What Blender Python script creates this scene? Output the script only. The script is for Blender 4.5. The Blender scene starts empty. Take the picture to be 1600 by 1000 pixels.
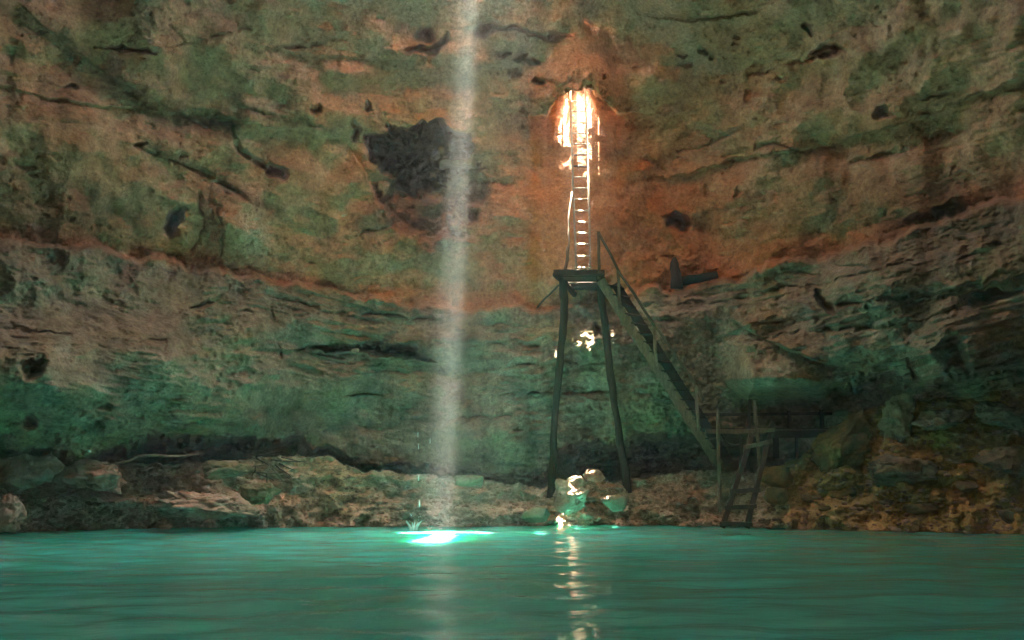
import bpy, bmesh, math, random
import numpy as np
from mathutils import Vector, Matrix

random.seed(7)
rng = np.random.default_rng(11)
C = bpy.context.scene.collection
SC = bpy.context.scene

# ------------------------------------------------------------------ camera, sky, sun, exposure
F, CX, CY, HORIZON, CAMH = 1500.0, 800.0, 500.0, 767.0, 1.0
TILT = math.atan((HORIZON - CY) / F)
cam_d = bpy.data.cameras.new('camera')
cam = bpy.data.objects.new('camera', cam_d)
C.objects.link(cam)
cam_d.sensor_width = 36.0
cam_d.lens = 36.0 * F / 1600.0
cam_d.clip_start, cam_d.clip_end = 0.05, 400.0
cam.location = (0, 0, CAMH)
cam.rotation_euler = (math.radians(90) + TILT, 0, 0)
SC.camera = cam

SUN_TO = Vector((-0.028, -0.19, -1.0)).normalized()          # direction the sunlight travels
SUN_EL = math.asin(-SUN_TO.z)
SUN_AZ = math.atan2(-SUN_TO.x, -SUN_TO.y)                     # clockwise from +Y
world = bpy.data.worlds.new('World')
SC.world = world
world.use_nodes = True
wn = world.node_tree.nodes
sky = wn.new('ShaderNodeTexSky')
sky.sky_type = 'NISHITA'
sky.sun_disc = False
sky.sun_elevation = SUN_EL
sky.sun_rotation = SUN_AZ
sky.air_density = 0.6
sky.dust_density = 9.0
sky.ozone_density = 0.2
wn['Background'].inputs['Strength'].default_value = 0.12
world.node_tree.links.new(sky.outputs[0], wn['Background'].inputs['Color'])
sun_d = bpy.data.lights.new('sun', 'SUN')
sun = bpy.data.objects.new('sun', sun_d)
C.objects.link(sun)
sun_d.energy = 5.0
sun_d.angle = math.radians(0.6)
sun_d.color = (1.0, 0.85, 0.64)
sun.rotation_euler = SUN_TO.to_track_quat('-Z', 'Y').to_euler()
sun.location = (0, 10, 40)

vs = SC.view_settings
SC.display_settings.display_device = 'sRGB'
vs.view_transform = 'Standard'
vs.look = 'None'
vs.gamma = 1.0
vs.use_curve_mapping = False
vs.exposure = 6.15
cy = SC.cycles
cy.max_bounces = 10
cy.diffuse_bounces = 5
cy.glossy_bounces = 3
cy.transmission_bounces = 4
cy.volume_bounces = 1
cy.transparent_max_bounces = 8
cy.caustics_reflective = False
cy.caustics_refractive = False
cy.sample_clamp_indirect = 0.6
cy.sample_clamp_direct = 0.0
cy.use_denoising = True
cy.denoiser = 'OPENIMAGEDENOISE'
cy.use_adaptive_sampling = False
cy.use_guiding = True
cy.use_surface_guiding = True
cy.use_volume_guiding = False
cy.guiding_training_samples = 32

# ------------------------------------------------------------------ projection helpers
ST, CT = math.sin(TILT), math.cos(TILT)

def at(px, py, D):
    """world point seen at photo pixel (px, py), D metres forward of the camera"""
    u, v = (px - CX) / F, (CY - py) / F
    dy = CT - v * ST
    dz = ST + v * CT
    t = D / dy
    return Vector((u * t, D, CAMH + dz * t))

def project(P):
    x, y, z = P[..., 0], P[..., 1], P[..., 2] - CAMH
    f = y * CT + z * ST
    u = -y * ST + z * CT
    f = np.where(f < 0.05, 0.05, f)
    return CX + F * x / f, CY - F * u / f

# ------------------------------------------------------------------ noise
_perm = rng.permutation(256).astype(np.int32)
_perm = np.concatenate([_perm, _perm])
_grad = rng.normal(size=(256, 3)).astype(np.float32)
_grad /= np.linalg.norm(_grad, axis=1, keepdims=True)
GX, GY, GZ = (np.ascontiguousarray(_grad[:, i]) for i in range(3))

def perlin(x, y, z):
    x = np.asarray(x, np.float32); y = np.asarray(y, np.float32); z = np.asarray(z, np.float32)
    fx, fy, fz = np.floor(x), np.floor(y), np.floor(z)
    ix, iy, iz = fx.astype(np.int32) & 255, fy.astype(np.int32) & 255, fz.astype(np.int32) & 255
    x, y, z = x - fx, y - fy, z - fz
    u, v, w = (t * t * t * (t * (t * 6 - 15) + 10) for t in (x, y, z))
    def g(ax, ay, az):
        h = _perm[_perm[_perm[(ix + ax) & 255] + ((iy + ay) & 255)] + ((iz + az) & 255)]
        return GX[h] * (x - ax) + GY[h] * (y - ay) + GZ[h] * (z - az)
    x00 = g(0, 0, 0); x00 += u * (g(1, 0, 0) - x00)
    x10 = g(0, 1, 0); x10 += u * (g(1, 1, 0) - x10)
    x01 = g(0, 0, 1); x01 += u * (g(1, 0, 1) - x01)
    x11 = g(0, 1, 1); x11 += u * (g(1, 1, 1) - x11)
    a = x00 + v * (x10 - x00)
    b = x01 + v * (x11 - x01)
    return (a + w * (b - a)) * 1.6

def fbm(x, y, z, octs=4, gain=0.5, off=0.0):
    r = 0; a = 1.0; f = 1.0
    for i in range(octs):
        r = r + a * perlin(x * f + off + 17.3 * i, y * f + off * 1.7, z * f - off)
        a *= gain; f *= 2.03
    return r

def ridged(x, y, z, octs=3, gain=0.5, off=0.0):
    r = 0; a = 1.0; f = 1.0
    for i in range(octs):
        r = r + a * (1 - 2 * np.abs(perlin(x * f + off + 9.1 * i, y * f + off, z * f + off)))
        a *= gain; f *= 2.1
    return r

def ss(a, b, x):
    t = np.clip((x - a) / (b - a), 0, 1)
    return t * t * (3 - 2 * t)

# ------------------------------------------------------------------ object helpers
def tag(o, label=None, cat=None, group=None, kind=None):
    if label: o['label'] = label
    if cat: o['category'] = cat
    if group: o['group'] = group
    if kind: o['kind'] = kind
    return o

def empty(name, loc, label, cat, group=None):
    o = bpy.data.objects.new(name, None)
    C.objects.link(o)
    o.location = loc
    o.empty_display_size = 0.2
    return tag(o, label, cat, group)

def mesh_obj(name, verts, faces, mat, parent=None, smooth=False, world_coords=True):
    me = bpy.data.meshes.new(name)
    V = np.asarray(verts, np.float64)
    if parent is not None and world_coords:
        V = V - np.array(parent_world(parent))
    me.from_pydata([tuple(v) for v in V], [], [tuple(f) for f in faces])
    me.materials.append(mat)
    if smooth:
        me.polygons.foreach_set('use_smooth', np.ones(len(me.polygons), bool))
    me.update()
    o = bpy.data.objects.new(name, me)
    C.objects.link(o)
    if parent is not None:
        o.parent = parent
    return o

def parent_world(p):
    v = Vector((0, 0, 0))
    while p is not None:
        v = v + p.location
        p = p.parent
    return v

def fast_mesh(name, V, quads, mat, smooth=True):
    me = bpy.data.meshes.new(name)
    V = np.ascontiguousarray(V, np.float32)
    quads = np.ascontiguousarray(quads, np.int32)
    me.vertices.add(len(V)); me.vertices.foreach_set('co', V.ravel())
    n = len(quads)
    me.loops.add(n * 4); me.loops.foreach_set('vertex_index', quads.ravel())
    me.polygons.add(n)
    me.polygons.foreach_set('loop_start', np.arange(n, dtype=np.int32) * 4)
    me.update(calc_edges=True)
    me.polygons.foreach_set('use_smooth', np.full(n, smooth, bool))
    me.materials.append(mat)
    me.update()
    o = bpy.data.objects.new(name, me)
    C.objects.link(o)
    return o

def tube(pts, radii, n=8, wob=0.0, jit=0.0, caps=True):
    """closed tube through pts"""
    pts = [Vector(p) for p in pts]
    V, Fc = [], []
    ref = Vector((0.31, 0.9, 0.2))
    for i, p in enumerate(pts):
        d = (pts[min(i + 1, len(pts) - 1)] - pts[max(i - 1, 0)]).normalized()
        a = d.cross(ref).normalized(); b = d.cross(a)
        r0 = radii[i] if hasattr(radii, '__len__') else radii
        for k in range(n):
            th = 2 * math.pi * k / n
            r = r0 * (1 + jit * random.uniform(-1, 1))
            V.append(p + a * math.cos(th) * r + b * math.sin(th) * r)
    for i in range(len(pts) - 1):
        for k in range(n):
            k2 = (k + 1) % n
            Fc.append((i * n + k, i * n + k2, (i + 1) * n + k2, (i + 1) * n + k))
    if caps:
        Fc.append(tuple(range(n - 1, -1, -1)))
        m = (len(pts) - 1) * n
        Fc.append(tuple(m + k for k in range(n)))
    return V, Fc

def log_pts(p0, p1, seg=8, bend=0.05):
    p0, p1 = Vector(p0), Vector(p1)
    out = []
    ph = random.uniform(0, 6); ph2 = random.uniform(0, 6)
    for i in range(seg + 1):
        t = i / seg
        q = p0.lerp(p1, t)
        e = math.sin(math.pi * t)
        q = q + Vector((math.sin(ph + 5 * t), math.cos(ph2 + 4 * t), 0)) * bend * (0.25 + e)
        q = q + Vector((random.uniform(-1, 1), random.uniform(-1, 1), 0)) * bend * 0.25
        out.append(q)
    return out

def beam(p0, p1, w, h, side=None, seg=3, jit=0.004, bev=0.006):
    """sawn timber from p0 to p1; w along 'side', h across; edges chamfered (8-gon section)"""
    p0, p1 = Vector(p0), Vector(p1)
    d = (p1 - p0).normalized()
    s = Vector(side) if side is not None else Vector((0, 1, 0))
    s = (s - d * s.dot(d)).normalized()
    u = d.cross(s)
    bev = min(bev, w * 0.25, h * 0.25)
    sec = [(w/2-bev, h/2), (w/2, h/2-bev), (w/2, -h/2+bev), (w/2-bev, -h/2), (-w/2+bev, -h/2), (-w/2, -h/2+bev), (-w/2, h/2-bev), (-w/2+bev, h/2)]
    V, Fc = [], []
    for i in range(seg + 1):
        q = p0.lerp(p1, i / seg)
        o = s * random.uniform(-jit, jit) + u * random.uniform(-jit, jit)
        for (a, b) in sec:
            V.append(q + o + s * a + u * b)
    for i in range(seg):
        for k in range(8):
            k2 = (k + 1) % 8
            Fc.append((i*8+k, i*8+k2, (i+1)*8+k2, (i+1)*8+k))
    Fc.append(tuple(range(7, -1, -1))); Fc.append(tuple(seg*8+k for k in range(8)))
    return V, Fc

# ------------------------------------------------------------------ materials
def new_mat(name):
    m = bpy.data.materials.new(name); m.use_nodes = True
    nt = m.node_tree
    return m, nt, nt.nodes, nt.links, nt.nodes['Principled BSDF']

def N(nt, t, **kw):
    n = nt.nodes.new(t)
    for k, v in kw.items(): setattr(n, k, v)
    return n

def noise_n(nt, vec, scale, detail=6, rough=0.6, dist=0.0):
    n = N(nt, 'ShaderNodeTexNoise')
    n.inputs['Scale'].default_value = scale
    n.inputs['Detail'].default_value = detail
    n.inputs['Roughness'].default_value = rough
    n.inputs['Distortion'].default_value = dist
    nt.links.new(vec, n.inputs['Vector'])
    return n

def ramp(nt, fac, stops):
    r = N(nt, 'ShaderNodeValToRGB')
    el = r.color_ramp.elements
    while len(el) < len(stops): el.new(0.5)
    for e, (p, c) in zip(el, stops):
        e.position = p
        e.color = (c[0], c[1], c[2], 1) if hasattr(c, '__len__') else (c, c, c, 1)
    nt.links.new(fac, r.inputs['Fac'])
    return r

def mixc(nt, fac, a, b, mode='MIX'):
    m = N(nt, 'ShaderNodeMix', data_type='RGBA', blend_type=mode)
    for sock, v in ((m.inputs[0], fac), (m.inputs[6], a), (m.inputs[7], b)):
        if hasattr(v, 'is_output'): nt.links.new(v, sock)
        elif hasattr(v, '__len__'): sock.default_value = (v[0], v[1], v[2], 1)
        else: sock.default_value = v
    return m.outputs[2]

def mathn(nt, op, a, b=None, clamp=False):
    m = N(nt, 'ShaderNodeMath', operation=op, use_clamp=clamp)
    for i, v in enumerate((a, b)):
        if v is None: continue
        if hasattr(v, 'is_output'): nt.links.new(v, m.inputs[i])
        else: m.inputs[i].default_value = v
    return m.outputs[0]

def rock_material():
    m, nt, nodes, links, bsdf = new_mat('cave_rock')
    tc = N(nt, 'ShaderNodeTexCoord').outputs['Object']
    mp = N(nt, 'ShaderNodeMapping'); mp.inputs['Scale'].default_value = (1, 1, 1)
    links.new(tc, mp.inputs['Vector']); vec = mp.outputs[0]
    st = N(nt, 'ShaderNodeMapping'); st.inputs['Scale'].default_value = (0.6, 0.6, 1.6)   # bedding
    links.new(tc, st.inputs['Vector'])
    vt = N(nt, 'ShaderNodeMapping'); vt.inputs['Scale'].default_value = (2.2, 2.2, 0.3)     # run-off streaks
    links.new(tc, vt.inputs['Vector'])
    zone = N(nt, 'ShaderNodeAttribute', attribute_name='zone')
    sep = N(nt, 'ShaderNodeSeparateColor'); links.new(zone.outputs['Color'], sep.inputs[0])
    zg, zo, zb = sep.outputs[0], sep.outputs[1], sep.outputs[2]      # algae band, iron orange, bank soil
    zone2 = N(nt, 'ShaderNodeAttribute', attribute_name='zone2')
    sep2 = N(nt, 'ShaderNodeSeparateColor'); links.new(zone2.outputs['Color'], sep2.inputs[0])
    zpale, zstain_shade, zochre = sep2.outputs[0], sep2.outputs[1], sep2.outputs[2]  # first two masks also carry painted light and shade

    n_big = noise_n(nt, vec, 0.35, 8, 0.62, 0.6)
    n_mid = noise_n(nt, vec, 1.1, 12, 0.72, 0.0)
    n_fin = noise_n(nt, vec, 9.0, 10, 0.78)
    n_bed = noise_n(nt, st.outputs[0], 1.2, 8, 0.65, 0.5)
    n_run = noise_n(nt, vt.outputs[0], 0.7, 6, 0.6, 0.2)

    # upper limestone: cream, tan, rust, grey-brown
    up = ramp(nt, n_mid.outputs[0], [(0.22, (0.22, 0.11, 0.06)), (0.42, (0.45, 0.25, 0.135)), (0.55, (0.56, 0.34, 0.19)), (0.74, (0.72, 0.48, 0.30))]).outputs[0]
    rust_f = ramp(nt, n_big.outputs[0], [(0.48, 0.0), (0.66, 0.55)]).outputs[0]
    up = mixc(nt, rust_f, up, (0.38, 0.185, 0.085))
    up = mixc(nt, mathn(nt, 'MULTIPLY', ramp(nt, n_bed.outputs[0], [(0.38, 1.0), (0.50, 0.0)]).outputs[0], 0.35), up, (0.27, 0.17, 0.10))
    of = mathn(nt, 'MULTIPLY', zo, ramp(nt, n_mid.outputs[0], [(0.30, 1.0), (0.75, 0.35)]).outputs[0])
    up = mixc(nt, of, up, (0.50, 0.185, 0.065))
    # lower rock: algae green-grey
    gr = ramp(nt, n_mid.outputs[0], [(0.25, (0.075, 0.064, 0.046)), (0.42, (0.205, 0.174, 0.128)), (0.57, (0.315, 0.27, 0.20)), (0.73, (0.46, 0.39, 0.305))]).outputs[0]
    gr = mixc(nt, ramp(nt, n_big.outputs[0], [(0.47, 0.0), (0.60, 0.6)]).outputs[0], gr, (0.29, 0.255, 0.135))
    gr = mixc(nt, ramp(nt, n_bed.outputs[0], [(0.36, 0.8), (0.46, 0.0)]).outputs[0], gr, (0.17, 0.165, 0.135))
    gr = mixc(nt, mathn(nt, 'MULTIPLY', ramp(nt, n_run.outputs[0], [(0.55, 0.0), (0.68, 1.0)]).outputs[0], 0.5), gr, (0.09, 0.065, 0.045))
    # bank: grey marl, pinkish and ochre soil
    bk = ramp(nt, n_mid.outputs[0], [(0.28, (0.20, 0.14, 0.105)), (0.45, (0.37, 0.28, 0.21)), (0.6, (0.47, 0.375, 0.295)), (0.75, (0.56, 0.475, 0.39))]).outputs[0]
    oc = ramp(nt, n_mid.outputs[0], [(0.28, (0.24, 0.155, 0.05)), (0.5, (0.46, 0.335, 0.12)), (0.72, (0.58, 0.45, 0.20))]).outputs[0]
    bk = mixc(nt, zochre, bk, oc)
    bk = mixc(nt, ramp(nt, n_big.outputs[0], [(0.50, 0.0), (0.62, 0.55)]).outputs[0], bk, (0.15, 0.17, 0.11))
    col = mixc(nt, zg, up, gr)
    col = mixc(nt, zb, col, bk)
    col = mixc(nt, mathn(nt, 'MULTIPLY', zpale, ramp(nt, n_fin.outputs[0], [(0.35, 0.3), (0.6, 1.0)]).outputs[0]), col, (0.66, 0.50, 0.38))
    col = mixc(nt, mathn(nt, 'MULTIPLY', zstain_shade, ramp(nt, n_mid.outputs[0], [(0.35, 1.0), (0.7, 0.45)]).outputs[0]), col, (0.085, 0.04, 0.026))
    # grain
    col = mixc(nt, 0.85, col, ramp(nt, n_fin.outputs[0], [(0.34, 0.38), (0.46, 0.9), (0.54, 1.05), (0.68, 1.5)]).outputs[0], 'MULTIPLY')
    n_grit = noise_n(nt, vec, 3.2, 12, 0.8)
    col = mixc(nt, 0.7, col, ramp(nt, n_grit.outputs[0], [(0.32, 0.4), (0.46, 0.92), (0.56, 1.05), (0.70, 1.4)]).outputs[0], 'MULTIPLY')
    links.new(col, bsdf.inputs['Base Color'])
    bsdf.inputs['Roughness'].default_value = 0.9
    bsdf.inputs['Specular IOR Level'].default_value = 0.25
    bf = noise_n(nt, vec, 5.0, 6, 0.68)
    bump = N(nt, 'ShaderNodeBump'); bump.inputs['Strength'].default_value = 1.0; bump.inputs['Distance'].default_value = 0.09
    links.new(bf.outputs[0], bump.inputs['Height'])
    links.new(bump.outputs[0], bsdf.inputs['Normal'])
    return m

def stone_material(name, stops, scale=2.0, moss=None):
    m, nt, nodes, links, bsdf = new_mat(name)
    tc = N(nt, 'ShaderNodeTexCoord').outputs['Object']
    oi = N(nt, 'ShaderNodeObjectInfo')
    off = N(nt, 'ShaderNodeVectorMath', operation='ADD')
    links.new(tc, off.inputs[0])
    cmb = N(nt, 'ShaderNodeCombineXYZ')
    links.new(mathn(nt, 'MULTIPLY', oi.outputs['Random'], 40.0), cmb.inputs[0])
    links.new(cmb.outputs[0], off.inputs[1])
    a = noise_n(nt, off.outputs[0], scale, 9, 0.68, 0.3)
    b = noise_n(nt, off.outputs[0], scale * 6, 7, 0.7)
    col = ramp(nt, a.outputs[0], stops).outputs[0]
    if moss:
        c = noise_n(nt, off.outputs[0], scale * 0.8, 5, 0.6)
        col = mixc(nt, ramp(nt, c.outputs[0], [(0.42, 0.0), (0.58, 0.9)]).outputs[0], col, moss)
    col = mixc(nt, 0.7, col, ramp(nt, b.outputs[0], [(0.25, 0.45), (0.5, 1.0), (0.75, 1.3)]).outputs[0], 'MULTIPLY')
    links.new(col, bsdf.inputs['Base Color'])
    bsdf.inputs['Roughness'].default_value = 0.9
    bsdf.inputs['Specular IOR Level'].default_value = 0.25
    bump = N(nt, 'ShaderNodeBump'); bump.inputs['Strength'].default_value = 0.8; bump.inputs['Distance'].default_value = 0.06
    links.new(b.outputs[0], bump.inputs['Height']); links.new(bump.outputs[0], bsdf.inputs['Normal'])
    return m

def wood_material(name, dark, light, scale=(6, 6, 1.0), rough=0.85):
    m, nt, nodes, links, bsdf = new_mat(name)
    tc = N(nt, 'ShaderNodeTexCoord').outputs['Object']
    mp = N(nt, 'ShaderNodeMapping'); mp.inputs['Scale'].default_value = scale
    links.new(tc, mp.inputs['Vector'])
    oi = N(nt, 'ShaderNodeObjectInfo')
    a = noise_n(nt, mp.outputs[0], 2.5, 8, 0.7, 0.6)
    b = noise_n(nt, tc, 14.0, 5, 0.7)
    col = ramp(nt, a.outputs[0], [(0.30, dark), (0.68, light)]).outputs[0]
    col = mixc(nt, 0.6, col, ramp(nt, b.outputs[0], [(0.3, 0.5), (0.7, 1.3)]).outputs[0], 'MULTIPLY')
    vr = ramp(nt, oi.outputs['Random'], [(0.0, 0.75), (1.0, 1.2)]).outputs[0]
    col = mixc(nt, 1.0, col, vr, 'MULTIPLY')
    links.new(col, bsdf.inputs['Base Color'])
    bsdf.inputs['Roughness'].default_value = rough
    bump = N(nt, 'ShaderNodeBump'); bump.inputs['Strength'].default_value = 0.6; bump.inputs['Distance'].default_value = 0.01
    links.new(a.outputs[0], bump.inputs['Height']); links.new(bump.outputs[0], bsdf.inputs['Normal'])
    return m

def water_material():
    m, nt, nodes, links, bsdf = new_mat('milky_water')
    bsdf.inputs['Base Color'].default_value = (0.07, 0.50, 0.42, 1)
    bsdf.inputs['Roughness'].default_value = 0.08
    bsdf.inputs['IOR'].default_value = 1.333
    bsdf.inputs['Subsurface Weight'].default_value = 1.0
    bsdf.subsurface_method = 'RANDOM_WALK'
    bsdf.inputs['Subsurface Radius'].default_value = (0.25, 1.0, 0.8)
    bsdf.inputs['Subsurface Scale'].default_value = 1.8
    tc = N(nt, 'ShaderNodeTexCoord').outputs['Object']
    mp = N(nt, 'ShaderNodeMapping'); mp.inputs['Scale'].default_value = (0.7, 1.3, 1)
    links.new(tc, mp.inputs['Vector'])
    a = noise_n(nt, mp.outputs[0], 2.2, 3, 0.5, 0.4)
    bump = N(nt, 'ShaderNodeBump'); bump.inputs['Strength'].default_value = 0.4; bump.inputs['Distance'].default_value = 0.05
    links.new(a.outputs[0], bump.inputs['Height']); links.new(bump.outputs[0], bsdf.inputs['Normal'])
    return m

M_ROCK = rock_material()
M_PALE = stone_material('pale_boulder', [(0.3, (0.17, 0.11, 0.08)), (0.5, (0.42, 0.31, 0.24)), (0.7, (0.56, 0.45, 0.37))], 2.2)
M_MOSS = stone_material('mossy_boulder', [(0.3, (0.10, 0.10, 0.065)), (0.5, (0.24, 0.23, 0.15)), (0.7, (0.36, 0.34, 0.24))], 2.2, (0.17, 0.19, 0.11))
M_OCHRE = stone_material('ochre_boulder', [(0.3, (0.13, 0.085, 0.035)), (0.5, (0.31, 0.21, 0.085)), (0.7, (0.40, 0.29, 0.14))], 1.6, (0.10, 0.115, 0.06))
M_TEAL = stone_material('grey_green_boulder', [(0.3, (0.085, 0.085, 0.06)), (0.5, (0.22, 0.205, 0.14)), (0.7, (0.34, 0.31, 0.205))], 1.8)
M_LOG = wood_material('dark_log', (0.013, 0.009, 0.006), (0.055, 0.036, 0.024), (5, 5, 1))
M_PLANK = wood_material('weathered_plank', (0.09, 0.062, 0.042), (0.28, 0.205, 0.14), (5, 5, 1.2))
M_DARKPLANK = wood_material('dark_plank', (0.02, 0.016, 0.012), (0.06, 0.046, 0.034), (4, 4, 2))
M_RAIL = wood_material('handrail_wood', (0.07, 0.05, 0.03), (0.16, 0.12, 0.08), (8, 8, 2))
M_LADDER = wood_material('ladder_wood', (0.22, 0.19, 0.14), (0.42, 0.37, 0.29), (8, 8, 2))
M_STICK = wood_material('driftwood', (0.12, 0.10, 0.075), (0.28, 0.24, 0.18), (4, 4, 4))
M_WATER = water_material()

# ------------------------------------------------------------------ cave shell
def cv(xs_ys):
    a = np.array(xs_ys, float)
    return lambda x: np.interp(x, a[:, 0], a[:, 1])

LEDGE = cv([(-400, 330), (0, 368), (130, 378), (200, 400), (330, 418), (430, 432), (530, 458), (640, 476), (830, 482), (900, 470), (1000, 456), (1130, 432), (1250, 404), (1400, 366), (1500, 334), (1600, 308), (2000, 220)])
CREST = cv([(-400, 690), (-100, 705), (0, 712), (75, 720), (110, 732), (200, 724), (310, 722), (440, 713), (520, 716), (560, 735), (640, 742), (760, 752), (850, 764), (900, 748), (960, 754), (1040, 738), (1120, 735), (1185, 738), (1215, 732), (1260, 706), (1300, 676), (1350, 642), (1400, 626), (1450, 628), (1520, 610), (1600, 588), (1800, 560), (2000, 540)])
SHORE = cv([(-400, 838), (-100, 834), (0, 832), (60, 830), (200, 826), (400, 824), (640, 823), (900, 822), (1100, 822), (1200, 826), (1400, 831), (1600, 835), (2000, 845)])
CRESTD = cv([(-400, 22.5), (0, 25.0), (300, 27.0), (560, 29.0), (850, 29.2), (1000, 29.4), (1120, 29.0), (1200, 28.4), (1300, 26.9), (1450, 25.6), (1600, 24.6), (2000, 22.5)])

def axis(breaks):
    out = [breaks[0][0]]
    for (a, _), (b, step) in zip(breaks[:-1], breaks[1:]):
        n = max(1, int(round((b - a) / step)))
        out += list(a + (b - a) * (np.arange(1, n + 1) / n))
    return np.radians(np.array(out))

PHI = axis([(-180, 0), (-60, 4), (-31, 0.8), (-29, 0.12), (29, 0.058), (31, 0.12), (60, 0.8), (180, 4)])
EPS = axis([(-60, 0), (-8, 4), (-3, 0.5), (-2.6, 0.06), (30, 0.056), (36, 0.12), (50, 0.7), (88, 3)])
nc, nr = len(PHI), len(EPS)
ph, ep = np.meshgrid(PHI, EPS)
ph = ph.astype(np.float64); ep = ep.astype(np.float64)
DX, DY, DZ = np.cos(ep) * np.sin(ph), np.cos(ep) * np.cos(ph), np.sin(ep)

A_, B_, C_, YC, NN, MM = 17.5, 21.5, 19.6, 10.0, 2.3, 4.0
lo = np.full(ph.shape, 0.5); hi = np.full(ph.shape, 60.0)
for _ in range(34):
    mid = 0.5 * (lo + hi)
    X, Y, Z = DX * mid, DY * mid - YC, CAMH + DZ * mid
    plan = (np.abs(X / A_) ** NN + np.abs(Y / B_) ** NN) ** (1 / NN)
    val = plan ** MM + (np.abs(Z) / C_) ** MM
    inside = val < 1
    lo = np.where(inside, mid, lo); hi = np.where(inside, hi, mid)
r0 = 0.5 * (lo + hi)
P0 = np.stack([DX * r0, DY * r0, CAMH + DZ * r0], -1)
px, py = project(P0)
front = (DY > 0.25)
px = np.clip(np.where(front, px, np.where(DX < 0, -800, 2400)), -800, 2400)
py = np.clip(np.where(front, py, -800), -800, 1600)
fw = front * ss(-560, -250, px) * (1 - ss(1850, 2150, px)) * ss(-560, -250, py)      # authored part of the cave
x0, y0, z0 = P0[..., 0], P0[..., 1], P0[..., 2]

# warp the picture-space coordinates with noise so no authored edge is straight
wx = fbm(x0 * 0.55, y0 * 0.55, z0 * 0.55, 4, 0.55, 3.1)
wz = fbm(x0 * 0.55, y0 * 0.55, z0 * 0.55, 4, 0.55, 41.7)
wf = fbm(x0 * 2.3, y0 * 2.3, z0 * 2.3, 3, 0.55, 77.0)
qx, qy = px + 16 * wx + 6 * wf, py + 13 * wz + 5 * wf
led = LEDGE(px)
v_led = qy - led - 4 * wf + 8 * fbm(x0 * 0.9, y0 * 0.9, z0 * 0.12, 4, 0.6, 33.0)                     # >0 below the ledge line

dY = np.zeros_like(px)
# large shapes
dY += 1.1 * fbm(x0 * 0.13, y0 * 0.13, z0 * 0.13, 2, 0.5, 5.0)
# lower rock stands proud of the upper wall
step = np.interp(px, [-400, 0, 300, 520, 700, 850, 1000, 1150, 1300, 1600, 2000], [1.4, 1.4, 1.3, 1.0, 0.6, 0.7, 1.2, 1.6, 1.9, 2.0, 2.0])
below = ss(-4, 6, v_led)
dY -= step * below * (0.65 + 0.35 * ss(0, 70, v_led)) * fw
# belly of the lower rock and undercut at its foot
cr = CREST(px)
hgt = np.clip((cr - py), -50, 500)
uc_amt = 1.4 * np.interp(px, [-400, 0, 80, 200, 260, 400, 480, 560, 700, 850, 900, 1180, 1250, 1420, 1600], [0.3, 0.9, 1.5, 1.4, 2.4, 2.0, 1.2, 0.4, 0.3, 0.5, 1.7, 1.9, 1.8, 1.0, 0.3])
uc_top = np.interp(px, [-400, 0, 80, 200, 240, 330, 420, 470, 560, 850, 890, 1080, 1200, 1300, 1420, 1600], [10, 14, 20, 22, 42, 34, 28, 24, 16, 20, 60, 64, 82, 70, 40, 20])
hq = hgt + 9 * wf + 7 * wx
dY += 1.9 * uc_amt * (1 - ss(uc_top * 0.55, uc_top * 1.05, hq)) * fw * below
bel = np.interp(px, [-400, 0, 200, 450, 650, 850, 1000, 1150, 1300, 1600], [1.9, 2.3, 2.3, 1.1, 0.2, 0.1, 0.5, 1.6, 1.2, 0.6])
dY -= bel * np.exp(-((py - (cr - 130)) / 95.0) ** 2) * below * fw

def blob(cx, cy_, rx, ry, rot=0, sharp=0.25):
    c, s = math.cos(math.radians(rot)), math.sin(math.radians(rot))
    a = ((qx - cx) * c + (qy - cy_) * s) / rx
    b = (-(qx - cx) * s + (qy - cy_) * c) / ry
    d = np.sqrt(a * a + b * b)
    return 1 - ss(1 - sharp, 1 + sharp, d)

def poly_dist(pts, useq=True):
    X_, Y_ = (px + 5 * wf + 4 * wx, py + 4 * wf + 4 * wz) if useq else (px, py)
    best = np.full(px.shape, 1e9); sgn = np.zeros(px.shape)
    for (ax, ay), (bx, by) in zip(pts[:-1], pts[1:]):
        vx, vy = bx - ax, by - ay
        t = np.clip(((X_ - ax) * vx + (Y_ - ay) * vy) / (vx * vx + vy * vy), 0, 1)
        ex, ey = X_ - ax - t * vx, Y_ - ay - t * vy
        d = np.hypot(ex, ey)
        s = np.sign(vx * ey - vy * ex)
        sgn = np.where(d < best, s, sgn)
        best = np.minimum(best, d)
    return best, sgn

def crack(pts, w, depth):
    global dY
    d, _ = poly_dist(pts)
    ww = w * (0.35 + 0.9 * np.clip(0.5 + 1.2 * wz, 0, 1.2))
    gate = ss(-0.45, 0.25, perlin(x0 * 1.3 + depth * 9, y0 * 1.3, z0 * 1.3)) * ss(-0.9, 0.3, wf)
    dY = dY + (0.5 + 2.4 / w) * depth * gate * (1 - ss(0.1, 1.0, d / ww)) * fw

def lip(pts, w, amt):
    """rock to the right of the travel direction (picture y down) is set back by amt, fading over w pixels"""
    global dY
    d, s = poly_dist(pts)
    dY = dY + amt * np.where(s > 0, (1 - ss(0.0, 1.0, d / w)) * ss(0, 3.0, d), 0) * fw

# alcove left of the light beam
wq = 14 * wx + 12 * wf
qx, qy = qx + wq, qy + 0.6 * wq
al = np.maximum(blob(660, 232, 66, 40, -10, 0.10), blob(640, 268, 50, 34, 30, 0.12))
dY += al * 5.5 * (1 - 0.5 * ss(225, 300, qy)) * fw
dY += np.maximum(blob(672, 310, 62, 62, 25, 0.25), al) * 1.3 * fw
qx, qy = qx - wq, qy - 0.6 * wq
al2 = blob(735, 300, 48, 55, 0, 0.35)
dY += al2 * 0.5 * fw
lip([(565, 262), (600, 318), (650, 362), (700, 372)], -60 if False else 60, -0.35)
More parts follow.
